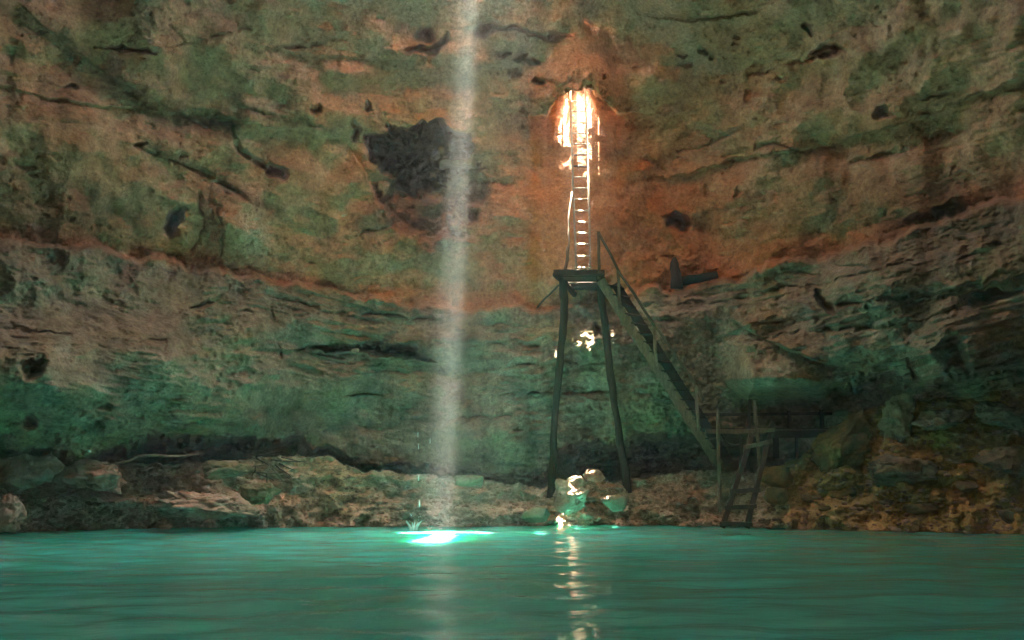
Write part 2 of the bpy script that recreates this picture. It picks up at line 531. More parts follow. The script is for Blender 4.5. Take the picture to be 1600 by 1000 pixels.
# pits and pockets of the roof
for (cx, cy_, rx, ry, rot, dp) in [(663, 52, 13, 11, 0, .45), (682, 74, 24, 6, -28, .8), (655, 79, 20, 5, 5, .7), (757, 45, 9, 8, 0, .5), (808, 53, 42, 3.5, 3, .6), (862, 49, 14, 4.5, -4, .6),
        (921, 36, 8, 6, -20, .6), (835, 98, 9, 4, 0, .5), (855, 130, 9, 6, 0, .6), (808, 123, 8, 7, 0, .5), (815, 92, 7, 5, 0, .3), (790, 86, 6, 4, 0, .3), (1057, 343, 15, 10, 10, .8),
        (985, 196, 9, 4, 10, .3), (832, 183, 5, 4, 0, .3), (861, 175, 22, 14, -30, .3), (583, 160, 5, 7, 0, .3), (563, 203, 6, 12, 0, .3), (1290, 468, 7, 17, -8, .9), (1490, 326, 24, 9, -8, 1.0),
        (1440, 338, 26, 6, -12, .4), (1100, 74, 7, 4, 0, .3), (1112, 85, 5, 4, 0, .3), (1150, 65, 4, 3, 0, .3), (1147, 78, 4, 3, 0, .3), (1073, 100, 7, 4, 0, .3), (1065, 82, 5, 3, 0, .3), (1257, 48, 9, 5, 20, .4),
        (1290, 83, 22, 5, -15, .4), (1373, 185, 9, 8, 0, .4), (610, 545, 34, 7, 6, .9), (540, 547, 40, 5, 2, .8), (640, 558, 30, 5, 12, .6), (700, 268, 40, 4, -3, .5), (55, 655, 10, 10, 0, .3),
        (60, 570, 20, 12, -50, .5), (455, 692, 14, 16, 0, .6), (1185, 642, 9, 20, 0, .4), (1490, 545, 16, 22, 10, .5), (1535, 470, 30, 9, -14, .6), (215, 224, 10, 4, 0, .3), (108, 136, 14, 4, 0, .3),
        (200, 72, 30, 3, 6, .3), (490, 175, 10, 6, -30, .3), (930, 512, 9, 6, 0, .2), (280, 350, 9, 22, 0, .6), (425, 272, 18, 7, 30, .4), (1145, 700, 40, 20, 0, .6)]:
    dY += 2.4 * dp * blob(cx, cy_, rx, ry, rot, 0.6) * fw
# cracks and bedding joints
for pts, w, dp in [
        ([(0, 15), (60, 50), (110, 85), (160, 115), (230, 165), (330, 195)], 6, .25), ([(150, 75), (230, 73), (300, 66)], 4, .25), ([(330, 58), (380, 45), (415, 44)], 4, .3), ([(415, 80), (480, 72), (535, 58), (560, 55)], 4, .3),
        ([(385, 170), (430, 182), (500, 200)], 5, .3), ([(320, 178), (362, 196), (376, 238), (410, 262)], 5, .5), ([(190, 222), (260, 245), (340, 285), (400, 320)], 6, .4), ([(0, 252), (55, 265)], 6, .3),
        ([(15, 518), (90, 519), (170, 526), (260, 537)], 3, .35), ([(305, 485), (340, 470), (360, 448)], 4, .3), ([(300, 492), (390, 488)], 4, .3), ([(540, 372), (580, 360), (610, 352)], 5, .35),
        ([(480, 545), (540, 548), (610, 552), (660, 562)], 5, .5), ([(520, 568), (580, 572), (640, 560)], 3, .3), ([(460, 470), (520, 490), (600, 492), (680, 500)], 4, .3), ([(700, 508), (770, 508), (830, 512)], 3, .25), ([(690, 540), (780, 538), (840, 545)], 3, .25),
        ([(690, 576), (800, 574), (870, 570)], 3, .3), ([(530, 617), (640, 616), (760, 618), (870, 612)], 3, .35), ([(640, 655), (700, 656), (800, 650)], 3, .25), ([(880, 568), (950, 570), (1010, 562)], 3, .25), ([(880, 616), (960, 612), (1060, 620)], 3, .25),
        ([(1000, 500), (1080, 505), (1180, 512), (1240, 498), (1290, 508)], 6, .5), ([(1170, 535), (1250, 520), (1380, 512), (1480, 490), (1600, 452)], 6, .5), ([(1310, 480), (1380, 468), (1440, 464)], 5, .5), ([(1420, 468), (1500, 455), (1600, 415)], 6, .6),
        ([(1150, 460), (1250, 448), (1340, 432), (1460, 398)], 4, .35), ([(1060, 478), (1140, 470)], 4, .3), ([(1250, 405), (1350, 418), (1450, 412)], 4, .25), ([(1210, 425), (1290, 428)], 4, .3),
        ([(960, 240), (1000, 250), (1040, 270), (1060, 290)], 4, .4), ([(1060, 235), (1110, 225), (1155, 205)], 5, .3), ([(985, 60), (1000, 85), (1030, 108)], 5, .5), ([(1130, 245), (1210, 225), (1280, 240)], 6, .35),
        ([(1320, 255), (1420, 235), (1520, 200), (1600, 170)], 8, .5), ([(1370, 185), (1440, 155), (1520, 135)], 5, .3), ([(1170, 120), (1240, 100), (1300, 85)], 4, .3), ([(1000, 20), (1080, 35), (1180, 20)], 4, .25),
        ([(820, 200), (840, 190), (880, 180)], 5, .3), ([(960, 150), (970, 175), (985, 195)], 4, .3), ([(1020, 285), (1045, 330), (1060, 340)], 4, .3), ([(1150, 310), (1165, 290)], 4, .25),
        ([(335, 320), (350, 360), (345, 400)], 5, .3), ([(310, 300), (320, 360), (300, 395)], 5, .4), ([(420, 470), (430, 520), (440, 560)], 4, .2), ([(1420, 500), (1424, 560), (1440, 620)], 6, .6)]:
    crack(pts, w, dp)
# lips: strata edges where the rock below is set back
lip([(0, 130), (120, 160), (210, 170), (330, 180), (420, 195), (540, 215)], 45, .2)
lip([(60, 30), (180, 125), (300, 185)], 50, .2)
lip([(430, 75), (540, 90), (640, 88)], 30, .25)
lip([(1040, 275), (1140, 250), (1280, 225), (1420, 190), (1600, 120)], 60, .4)
lip([(480, 548), (600, 556), (690, 570)], 40, .4)
lip([(1170, 512), (1230, 545), (1300, 570), (1420, 560)], 60, .7)
lip([(1430, 470), (1520, 452), (1600, 425)], 30, .4)
# bulges
for (cx, cy_, rx, ry, rot, dp) in [(355, 360, 22, 48, -12, -.6), (395, 350, 30, 45, -15, -.35), (1490, 560, 72, 75, 0, -1.1), (1130, 560, 90, 60, 10, -.5), (340, 225, 55, 30, 15, -.35), (1330, 455, 110, 22, -12, -.3),
        (1180, 415, 60, 18, -14, -.25), (440, 470, 60, 40, 10, -.25), (690, 540, 60, 30, 0, -.15), (1300, 300, 120, 50, -12, -.3), (920, 545, 30, 18, 0, -.55), (915, 635, 34, 16, 0, -.55), (1215, 540, 45, 12, -5, -.35), (1150, 500, 80, 18, -6, -.35)]:
    dY += dp * blob(cx, cy_, rx, ry, rot, 0.75) * fw

# fractal relief (world space), bedding follows the dip of the ledge line
sz = (led - py) * 0.02
bedx = x0 * 0.55 + 0.5 * wx
bed = fbm(bedx, y0 * 0.2, sz * 2.6, 4, 0.55, 12.0)
bed2 = fbm(x0 * 0.8, y0 * 0.4, sz * 7.0, 3, 0.55, 29.0)
rough_low = below
pbed = np.clip(0.5 + 1.1 * fbm(x0 * 0.25, y0 * 0.25, z0 * 0.4, 3, 0.5, 71.0), 0, 1)
dY += (0.08 + 0.14 * rough_low) * pbed * (np.abs(bed) * 1.6 - 0.5)
dY += (0.01 + 0.03 * rough_low) * pbed * bed2
dY += 0.65 * fbm(x0 * 0.45, y0 * 0.45, z0 * 0.45, 3, 0.5, 55.0)
patch = np.clip(0.5 + 0.9 * fbm(x0 * 0.4, y0 * 0.4, z0 * 0.4, 2, 0.5, 90.0), 0.1, 1)
dY -= (0.09 + 0.07 * rough_low) * patch * ridged(x0 * 1.1, y0 * 1.1, z0 * 1.4, 3, 0.5, 8.0)
hf = fbm(x0 * 4.2, y0 * 4.2, z0 * 5.5, 4, 0.6, 66.0)
dY += (0.025 + 0.05 * patch) * hf * (0.55 + 0.45 * rough_low)
pit = perlin(x0 * 2.6 + 5, y0 * 2.6, z0 * 3.2)
dY += 0.20 * ss(0.54, 0.74, pit) * patch
pit2 = perlin(x0 * 6.0 + 50, y0 * 6.0, z0 * 7.5)
dY += 0.07 * ss(0.50, 0.70, pit2) * (0.2 + patch)

D = y0 + dY * np.where(front, 1.0, 0.0)
# the wall stands clear of the staircase and the walkway
wst = ss(930, 960, px) * (1 - ss(1120, 1180, px)) * ss(425, 450, py) + ss(1085, 1110, px) * (1 - ss(1290, 1330, px)) * ss(590, 640, py)
gapD = 29.05 + 0.25 * wx + 0.12 * hf
D = D + np.clip(wst, 0, 1) * np.log1p(np.exp(np.clip((gapD - D) * 6, -30, 30))) / 6 * fw
# groove behind the ladder, running up into the ladder hole
HB0, HB1, HTOP = 868.0, 956.0, 141.0
pyr = py
py = py - 15 * np.clip(np.abs((px - 909) / 34.0), 0, 1.6) ** 2 + 5 * wf + 3 * hf           # arched, broken rim
chD = np.interp(py, [141, 170, 200, 262, 320, 430], [31.95, 31.45, 31.05, 30.70, 30.50, 30.25])
wch = np.exp(-np.abs((px + 8 * wf + 8 * wx - 918) / 95.0) ** 3) * ss(HTOP - 1, HTOP, py) * (1 - ss(400, 470, py))
D = D + (chD + 0.0 + 0.012 * hf + 0.03 * wf + 0.05 * wx - D) * wch * fw
# roof lip in front of that hole
wlip = np.exp(-np.abs((px - 910) / 70.0) ** 3) * (1 - ss(HTOP - 2, HTOP - 1, py)) * ss(30, 125, py)
lipD = np.interp(py, [0, 141], [28.0, 29.05])
D = D + (lipD + 0.12 * hf + 0.15 * wf - D) * wlip * fw

pyh = py; py = pyr
# soil and rubble bank in front of the wall
sh = SHORE(px) + 1.2 * wf
slope_s = (ST + (CY - sh) / F * CT) / (CT - (CY - sh) / F * ST)
Dsh = -CAMH / slope_s
t = (sh - py) / np.maximum(sh - (cr + 5 * wf), 20)
tt = np.clip(t, 0, 1)
bx, by_, bz = DX / DY * 26, 26 + 0 * DX, DZ / np.maximum(DY, .1) * 26
bn = fbm(bx * 1.2, tt * 2.0, bz * 2.0, 5, 0.58, 20.0)
bn2 = fbm(bx * 4.5, tt * 3.0, bz * 6.5, 3, 0.6, 31.0)
bank = Dsh + (CRESTD(px) - Dsh) * tt ** 0.9
bank = bank + (0.38 * bn + 0.07 * bn2) * ss(0.0, 0.12, tt)
lt = 1 - ss(380, 480, px)
c2 = 772 + 6 * wf + np.interp(px, [0, 450], [-4, 6])
bank = bank + lt * (0.55 * (1 - ss(-2, 8, py - c2)) - 0.25 * np.exp(-((py - c2 - 12) / 14.0) ** 2))
rt = ss(1200, 1290, px)
bank = bank + rt * 0.35 * ridged(bx * 0.7, tt, bz * 1.4, 3, 0.5, 14.0) * ss(0.03, 0.3, tt)
is_bank = front & (t < 1.0) & (px > -780) & (px < 2380)
under = front & (t < 0)
slope_r = np.minimum(DZ / np.maximum(DY, 1e-3), -1e-3)
zb_ = -0.03 - 1.6 * ss(0, 60, py - sh)
bank = np.where(under, (zb_ - CAMH) / slope_r, bank)
usebank = is_bank & ((bank < D) | under)
D = np.where(usebank, bank, D)
r = np.where(front, D / np.maximum(DY, 0.05), r0 + dY * 0.7)
# outside the front sector: plain rough shell down to the pool bed
r = np.where((~front) & (CAMH + DZ * r < -1.7), (-1.7 - CAMH) / np.minimum(DZ, -1e-3), r)
# unseen floor added behind the camera to control light bounced from there
back = np.clip(-DY * r, 0, 40)
for _ in range(30):
    zf = -1.7 + 2.6 * ss(0.8, 4.5, back) + 0.25 * np.clip(back - 4.5, 0, 20) + 0.15 * hf
    rf = (zf - CAMH) / np.minimum(DZ, -1e-3)
    rr = np.where((~front) & (DZ < -1e-3), np.minimum(r, np.clip(rf, 0.6, 60)), r)
    back = 0.5 * back + 0.5 * np.clip(-DY * rr, 0, 40)
r = rr
# unseen spurs added behind the camera to narrow the light from there
xw = np.where(DX < 0, 2.9, 2.3) + 0.35 * wx + 0.2 * wf
rc = xw / np.maximum(np.abs(DX), 1e-3)
r = np.where((np.abs(ph) > math.radians(112)) & (CAMH + DZ * rc < 10), np.minimum(r, rc), r)
P = np.stack([DX * r, DY * r, CAMH + DZ * r], -1)
P = P.reshape(-1, 3)

def lookup(pxq, pyq):
    """distance forward of the built cave surface at a photo pixel"""
    u, v = (pxq - CX) / F, (CY - pyq) / F
    d = Vector((u, CT - v * ST, ST + v * CT)).normalized()
    i = int(np.argmin(np.abs(EPS - math.asin(d.z)))); j = int(np.argmin(np.abs(PHI - math.atan2(d.x, d.y))))
    return float(P[i * nc + j, 1])

def surf(pxq, pyq, dd=0.0):
    return at(pxq, pyq, lookup(pxq, pyq) + dd)

# faces
ii, jj = np.meshgrid(np.arange(nr - 1), np.arange(nc - 1), indexing='ij')
a = ii * nc + jj
quads = np.stack([a, a + nc, a + nc + 1, a + 1], -1).reshape(-1, 4)
fc = P[quads].mean(1)
fpyh = pyh.reshape(-1)[quads].mean(1); fpx = px.reshape(-1)[quads].mean(1); fpy = py.reshape(-1)[quads].mean(1)
# roof hole of the light shaft: outline given where it lands on the water, carried up along the sun
tt_ = fc[:, 2] / (-SUN_TO.z)
gx = fc[:, 0] + SUN_TO.x * tt_; gy = fc[:, 1] + SUN_TO.y * tt_
jx = 0.10 * perlin(gx * 2.1, gy * 2.1, 0 * gx) + 0.05 * perlin(gx * 6, gy * 6, 0 * gx + 3)
def inbox(x_a, x_b, y_a, y_b):
    return (gx + jx > x_a) & (gx + jx < x_b) & (gy + 2 * jx > y_a) & (gy + 2 * jx < y_b)
high = fc[:, 2] > 12
APERTURE = [(-1.86, -1.30, 19.6, 25.6), (-1.32, -0.7, 23.3, 24.2), (-0.7, 0.3, 23.5, 24.1), (-2.7, -1.86, 23.6, 24.0)]
holeA = high & inbox(-3.6, 0.75, 18.3, 25.9) & (fpy < -12)
# ladder hole
row = int(np.argmin(np.abs(EPS - math.asin((at((HB0 + HB1) / 2, HTOP - 0.7, 30) - Vector((0, 0, CAMH))).normalized().z))))
zjump = np.abs(P[quads[:, 0], 1] - P[quads[:, 1], 1])
holeB = (fpx > HB0) & (fpx < HB1) & (np.abs(fpyh - HTOP) < 7) & (zjump > 0.45)
# unseen roof opening added behind the camera to let in fill skylight
FILL_HOLE = dict(x=(-4.2, 3.6), z=(11.0, 30))
holeC = (fc[:, 1] > -10.5) & (fc[:, 1] < 1.4) & (fc[:, 0] > FILL_HOLE['x'][0]) & (fc[:, 0] < FILL_HOLE['x'][1]) & (fc[:, 2] > FILL_HOLE['z'][0]) & (fc[:, 2] < FILL_HOLE['z'][1])
holeD = high & (fc[:, 1] > 12.6) & (fc[:, 1] < 25.2) & (fc[:, 0] > -4.0) & (fc[:, 0] < 3.2) & (fpy < -12)  # unseen roof opening added to let in light from the bounce cliff
keep = ~(holeA | holeB | holeC | holeD)

fb = usebank.reshape(-1)[quads].sum(1) >= 3
fgreen = (v_led.reshape(-1)[quads].mean(1) > 0) & (fw.reshape(-1)[quads].mean(1) > 0.01) & (~fb)
fup = ~(fb | fgreen)

# zone colours (what the rock is made of, plus some painted light and shade)
zg = np.clip(ss(-3, 14, v_led - 8 * wz) * fw, 0, 1)
zor = np.exp(-(((qx - 1130) / 170) ** 2 + ((qy - 385) / 70) ** 2)) + 0.9 * np.exp(-(((qx - 850) / 70) ** 2 + ((qy - 330) / 130) ** 2)) + 0.55 * np.exp(-(((qx - 1000) / 110) ** 2 + ((qy - 280) / 130) ** 2))
zor += 0.8 * np.exp(-(np.abs(v_led + 16) / 16) ** 2) * (0.3 + 0.7 * ss(-.2, .5, wx)) + 0.5 * np.exp(-(((qx - 540) / 90) ** 2 + ((qy - 25) / 30) ** 2))
zor = np.clip(zor, 0, 1) * (1 - zg)
zbk = usebank.astype(float)
zpale = 1.2 * np.exp(-(((qx - 398) / 26) ** 2 + ((qy - 352) / 38) ** 2)) + 0.8 * np.exp(-(((px - 760) / 380) ** 2 + ((py + 10) / 100) ** 2)) + 0.8 * np.exp(-(((qx - 1050) / 170) ** 2 + ((qy - 785) / 45) ** 2)) * zbk + 0.5 * np.exp(-(((qx - 40) / 110) ** 2 + ((qy - 790) / 60) ** 2)) * zbk  # left-wall spot paints bounced light; top-centre cream paled further for missing light
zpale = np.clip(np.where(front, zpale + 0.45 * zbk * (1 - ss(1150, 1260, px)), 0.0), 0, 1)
zst_shade = 0.9 * np.exp(-(((qx - 655) / 70) ** 2 + ((qy - 330) / 70) ** 2)) + 0.75 * np.exp(-(((qx - 100) / 140) ** 2 + ((qy - 330) / 60) ** 2)) + 0.6 * np.exp(-(((qx - 1400) / 220) ** 2 + ((qy - 330) / 70) ** 2))  # first patch is stain deepened to paint the alcove's shade
d_, _ = poly_dist([(0, 10), (70, 35), (150, 100), (240, 165), (360, 190)]); zst_shade += 0.5 * np.exp(-(d_ / 16) ** 2)
d_, _ = poly_dist([(210, 165), (260, 190), (320, 185), (370, 200)]); zst_shade += 0.7 * np.exp(-(d_ / 10) ** 2)
d_, _ = poly_dist([(380, 165), (440, 185), (520, 205)]); zst_shade += 0.6 * np.exp(-(d_ / 7) ** 2)
d_, _ = poly_dist([(640, 480), (640, 560), (630, 680)]); zst_shade += 0.5 * np.exp(-(d_ / 30) ** 2) * ss(-.1, .5, wz)
d_, _ = poly_dist([(250, 235), (330, 275), (410, 320), (440, 330)]); zst_shade += 0.6 * np.exp(-(d_ / 9) ** 2)
zst_shade = np.where(front, np.clip(zst_shade, 0, 1) * (1 - zbk), 1.0)  # everything behind the camera darkened to cut bounced sunlight
zoc = ss(1130, 1260, px) * zbk + 0.6 * np.exp(-((px - 540) / 80) ** 2) * zbk
zone = np.stack([zg, zor, zbk, np.ones_like(zg)], -1).reshape(-1, 4)
zone2 = np.stack([zpale, zst_shade, np.clip(zoc, 0, 1), np.ones_like(zg)], -1).reshape(-1, 4)

def shell(name, mask, extra=None):
    q = quads[mask & keep]
    used, inv = np.unique(q.ravel(), return_inverse=True)
    V = P[used]; q = inv.reshape(-1, 4)
    z1, z2 = zone[used], zone2[used]
    if extra is not None:
        V, q, z1, z2 = extra(V, q, z1, z2)
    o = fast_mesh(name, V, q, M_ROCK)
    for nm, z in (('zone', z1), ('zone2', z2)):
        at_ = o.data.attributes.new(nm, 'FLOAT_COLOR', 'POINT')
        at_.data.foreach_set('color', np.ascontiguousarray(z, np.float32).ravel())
    return tag(o, kind='structure')

def chimneys(V, q, z1, z2):
    """raise the rims of the openings into rock shafts"""
    e = np.concatenate([q[:, [0, 1]], q[:, [1, 2]], q[:, [2, 3]], q[:, [3, 0]]])
    key = np.sort(e, 1).astype(np.int64); code = key[:, 0] * (len(V) + 1) + key[:, 1]
    u, idx, cnt = np.unique(code, return_index=True, return_counts=True)
    be = e[idx[cnt == 1]]
    mid = 0.5 * (V[be[:, 0]] + V[be[:, 1]])
    newV, newQ, n1, n2 = [V], [q], [z1], [z2]
    base = len(V)
    mpx, mpy = project(mid)
    for sel, d, ln, n in ((( mid[:, 2] > 12) & (mid[:, 1] > 18) & (mpy < 110), np.array([0, 0, 1.0]), 0.5, 1),
                          ((mid[:, 2] > 11) & (mid[:, 1] > 28) & (mpy > HTOP - 14) & (mpy < HTOP + 40) & (mpx > HB0 - 15) & (mpx < HB1 + 15), np.array([0, 0.1, 1.0]), 0.9, 3),
                          ((mid[:, 1] < 3) & (mid[:, 2] > 4), np.array([0, -0.3, 0.95]), 2.0, 3)):
        ed = be[sel]
        if not len(ed): continue
        vs_, inv = np.unique(ed.ravel(), return_inverse=True)
        ed = inv.reshape(-1, 2)
        prev = vs_.copy()
        for k in range(1, n + 1):
            X = V[vs_] + d * ln * k / n
            X = X + 0.05 * rng.normal(size=X.shape)
            newV.append(X); n1.append(z1[vs_]); n2.append(z2[vs_])
            cur = np.arange(base, base + len(vs_)); base += len(vs_)
            newQ.append(np.stack([prev[ed[:, 1]], prev[ed[:, 0]], cur[ed[:, 0]], cur[ed[:, 1]]], -1))
            prev = cur
    return np.concatenate(newV), np.concatenate(newQ), np.concatenate(n1), np.concatenate(n2)

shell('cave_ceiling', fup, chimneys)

def rock_mass():
    """outer skin of the rock the cave is hollowed in, added so no sun leaks through the walls"""
    si = np.unique(np.concatenate([np.arange(0, nr, 8), [nr - 1]])); sj = np.unique(np.concatenate([np.arange(0, nc, 8), [nc - 1]]))
    G = P.reshape(nr, nc, 3)[si][:, sj]
    d = G - np.array([0, 8.0, 3.0]); L_ = np.linalg.norm(d, axis=-1, keepdims=True)
    # smooth the skin outward past the deepest pocket below it
    Rm = (P.reshape(nr, nc, 3) - np.array([0, 8.0, 3.0])); Rm = np.linalg.norm(Rm, axis=-1)
    mx = np.zeros(G.shape[:2])
    for a_, i0 in enumerate(si):
        i1 = max(0, i0 - 14); i2 = min(nr, i0 + 15)
        col = Rm[i1:i2].max(0)
        for b_, j0 in enumerate(sj):
            mx[a_, b_] = col[max(0, j0 - 14):j0 + 15].max()
    G = np.array([0, 8.0, 3.0]) + d / L_ * (mx[..., None] + 0.5)
    n_, m_ = G.shape[:2]
    i, j = np.meshgrid(np.arange(n_ - 1), np.arange(m_ - 1), indexing='ij')
    b = i * m_ + j
    q = np.stack([b, b + m_, b + m_ + 1, b + 1], -1).reshape(-1, 4)
    V = G.reshape(-1, 3)
    c_ = V[q].mean(1)
    hol = fc[~keep][::9]
    dmin = np.full(len(q), 1e9)
    for k in range(0, len(hol), 200):
        h_ = hol[k:k + 200]
        # distance to the line of sunlight through each opening
        w_ = c_[:, None, :] - h_[None]
        t_ = (w_ @ np.array(SUN_TO))
        dd_ = np.linalg.norm(w_ - t_[..., None] * np.array(SUN_TO), axis=-1)
        dmin = np.minimum(dmin, np.where(c_[:, 2] > 8, dd_.min(1), 1e9))
    q = q[dmin > 0.4]
    o = fast_mesh('rock_mass', V, q, M_ROCK)
    for nm in ('zone', 'zone2'):
        a_ = o.data.attributes.new(nm, 'FLOAT_COLOR', 'POINT')
        a_.data.foreach_set('color', np.tile(np.array([0, 0, 0, 1], np.float32), len(V)))
    tag(o, kind='structure')
rock_mass()

def sun_block_slab():
    """unseen slab added to block the sun, cut open for the light shaft"""
    xs, ys = np.arange(-5.5, 5.0, 0.11), np.arange(12.9, 31.5, 0.11)
    X, Y = np.meshgrid(xs, ys)
    Z = 19.8 + 0.55 * (31.5 - Y) + 0.35 * fbm(X * 0.5, Y * 0.5, 0 * X, 4, 0.55, 6.0)
    n, m_ = X.shape
    i, j = np.meshgrid(np.arange(n - 1), np.arange(m_ - 1), indexing='ij')
    b = i * m_ + j
    q = np.stack([b, b + 1, b + m_ + 1, b + m_], -1).reshape(-1, 4)
    V = np.stack([X, Y, Z], -1).reshape(-1, 3)
    f = V[q].mean(1)
    tt = f[:, 2] / (-SUN_TO.z)
    gx, gy = f[:, 0] + SUN_TO.x * tt, f[:, 1] + SUN_TO.y * tt
    jx = 0.10 * perlin(gx * 2.1, gy * 2.1, 0 * gx) + 0.05 * perlin(gx * 6, gy * 6, 0 * gx + 3)
    ap = np.zeros(len(q), bool)
    for (xa, xb, ya, yb) in APERTURE:
        ap |= (gx + jx > xa) & (gx + jx < xb) & (gy + 2 * jx > ya) & (gy + 2 * jx < yb)
    ap |= (f[:, 0] > 1.25 + 0.3 * perlin(f[:, 1], f[:, 1] * 0, f[:, 1] * 0)) & (f[:, 1] > 27.0)
    q = q[~ap]
    used, inv = np.unique(q.ravel(), return_inverse=True)
    o = fast_mesh('sun_block_slab', V[used], inv.reshape(-1, 4), M_ROCK)
    for nm in ('zone', 'zone2'):
        a_ = o.data.attributes.new(nm, 'FLOAT_COLOR', 'POINT')
        a_.data.foreach_set('color', np.tile(np.array([0.9 if nm == 'zone2' else 0, 0, 0, 1], np.float32), len(used)))  # whole slab paled so it bounces light down to the pool
    md = o.modifiers.new('solid', 'SOLIDIFY'); md.thickness = 0.3; md.offset = 1
    tag(o, kind='structure')
sun_block_slab()

def bounce_cliff():
    """unseen pale cliff added to bounce sunlight inward, with two flanks narrowing it"""
    def sheet(name, u, v, fn):
        U, W = np.meshgrid(u, v)
        Pn = fn(U, W)
        nz = 0.25 * fbm(Pn[0] * 0.6, Pn[1] * 0.6, Pn[2] * 0.6, 4, 0.55, 3.0)
        V = np.stack([Pn[0] + nz * 0.4, Pn[1] + nz, Pn[2]], -1).reshape(-1, 3)
        n, m_ = U.shape
        i, j = np.meshgrid(np.arange(n - 1), np.arange(m_ - 1), indexing='ij')
        b = i * m_ + j
        o = fast_mesh(name, V, np.stack([b, b + 1, b + m_ + 1, b + m_], -1).reshape(-1, 4), M_ROCK)
        for nm, c in (('zone', [0, 0, 0, 1]), ('zone2', [0.8, 0, 0, 1])):
            a_ = o.data.attributes.new(nm, 'FLOAT_COLOR', 'POINT')
            a_.data.foreach_set('color', np.tile(np.array(c, np.float32), len(V)))
        tag(o, kind='structure')
    zz = np.arange(18.5, 39.5, 0.25)
    sheet('bounce_cliff', np.arange(-4.4, 4.0, 0.25), zz, lambda U, W: (U, 12.3 - 0.22 * (W - 19.5), W))
    for xx in (-4.3, 3.5):
        sheet('light_flank', np.arange(6.5, 22.5, 0.25), zz, lambda U, W: (xx + 0 * U, U, W))
bounce_cliff()
shell('cave_wall', fgreen)
shell('shore', fb)

# ------------------------------------------------------------------ water
SPLASH = at(647, 829, 24.3); SPLASH.z = 0
def water():
    phw = axis([(-180, 0), (-34, 6), (34, 0.11), (180, 6)])[:-1]
    rad = np.concatenate([np.linspace(0.4, 4.0, 6)[:-1], 4.0 * (32 / 4.0) ** (np.arange(620) / 619.0)])
    A, R = np.meshgrid(phw, rad)
    x, y = R * np.sin(A), R * np.cos(A)
    x_, y_ = x, y
    h = 0.0
    wv = np.random.default_rng(4)
    for k in range(34):                                           # gentle swell and ripples crossing the pool
        lam = 0.5 * (7.0) ** wv.random()
        th = wv.normal(math.pi / 2, 0.55)
        amp = 0.0042 * lam ** 0.9 * (0.5 + wv.random())
        kx, ky = math.cos(th) * 2 * math.pi / lam, math.sin(th) * 2 * math.pi / lam
        h = h + 0.40 * amp * np.sin(kx * x + ky * y + wv.random() * 7 + 1.2 * perlin(x * 0.2, y * 0.2, 0 * x + k))
    d = np.hypot(x - SPLASH.x, y - SPLASH.y)
    h = h + 0.019 * np.sin(d * 2 * math.pi / 1.25 + 1.5 * perlin(x * 0.3, y * 0.3, 0 * x + 2)) * np.exp(-d / 9.0) * ss(0, 0.5, d)
    h = h + 0.006 * fbm(x * 1.3, y * 1.3, 0 * x, 3, 0.5, 9.0)
    mod = 0.45 + 0.9 * np.clip(0.5 + 0.8 * perlin(x * 0.15, y * 0.15, 0 * x + 8), 0, 1)
    V = np.stack([x, y, h * mod], -1).reshape(-1, 3)
    n_r, n_p = A.shape
    i, j = np.meshgrid(np.arange(n_r - 1), np.arange(n_p), indexing='ij')
    b = i * n_p + j; b2 = i * n_p + (j + 1) % n_p
    q = np.stack([b, b2, b2 + n_p, b + n_p], -1).reshape(-1, 4)[:, ::-1]
    nV = len(V)
    ring_in, ring_out = np.arange(n_p), np.arange((n_r - 1) * n_p, n_r * n_p)
    # body of the pool below: skirt and bed at z = -4
    def low(ring): return V[ring] * np.array([1, 1, 0]) + np.array([0, 0, -4.0])
    V = np.concatenate([V, low(ring_in), low(ring_out), [[0, 0, 0.0], [0, 0, -4.0]]])
    li = nV + np.arange(n_p); lo_ = nV + n_p + np.arange(n_p); c0, c1 = nV + 2 * n_p, nV + 2 * n_p + 1
    nx = lambda r_: np.roll(r_, -1)
    q = list(map(tuple, q))
    me = bpy.data.meshes.new('water')
    faces = q + [tuple(t_) for t_ in np.stack([ring_out, nx(ring_out), nx(lo_), lo_], -1)[:, ::-1]] + [tuple(t_) for t_ in np.stack([li, nx(li), nx(lo_), lo_], -1)]
    faces += [(int(c0), int(ring_in[(k + 1) % n_p]), int(ring_in[k])) for k in range(n_p)] + [(int(c1), int(li[k]), int(li[(k + 1) % n_p])) for k in range(n_p)]
    me.from_pydata(V.tolist(), [], faces)
    me.polygons.foreach_set('use_smooth', np.ones(len(me.polygons), bool))
    me.materials.append(M_WATER)
    me.update()
    o = bpy.data.objects.new('water', me); C.objects.link(o)
    tag(o, kind='structure')
water()

# ------------------------------------------------------------------ haze (one even box)
def haze():
    m = bpy.data.materials.new('haze'); m.use_nodes = True
    nt = m.node_tree; nt.nodes.remove(nt.nodes['Principled BSDF'])
    v = nt.nodes.new('ShaderNodeVolumePrincipled')
    v.inputs['Color'].default_value = (0.76, 0.88, 1.0, 1)
    v.inputs['Density'].default_value = 0.0023
    nt.links.new(v.outputs[0], nt.nodes['Material Output'].inputs['Volume'])
    bm = bmesh.new(); bmesh.ops.create_cube(bm, size=1.0)
    me = bpy.data.meshes.new('haze'); bm.to_mesh(me); bm.free(); me.materials.append(m)
    o = bpy.data.objects.new('haze', me); C.objects.link(o)
    x0_, x1_, y0_, y1_, z0_, z1_ = -36, 36, -36, 40, -5.2, 41.0
    o.scale = (x1_ - x0_, y1_ - y0_, z1_ - z0_); o.location = ((x0_ + x1_) / 2, (y0_ + y1_) / 2, (z0_ + z1_) / 2)
    tag(o, kind='stuff')
haze()

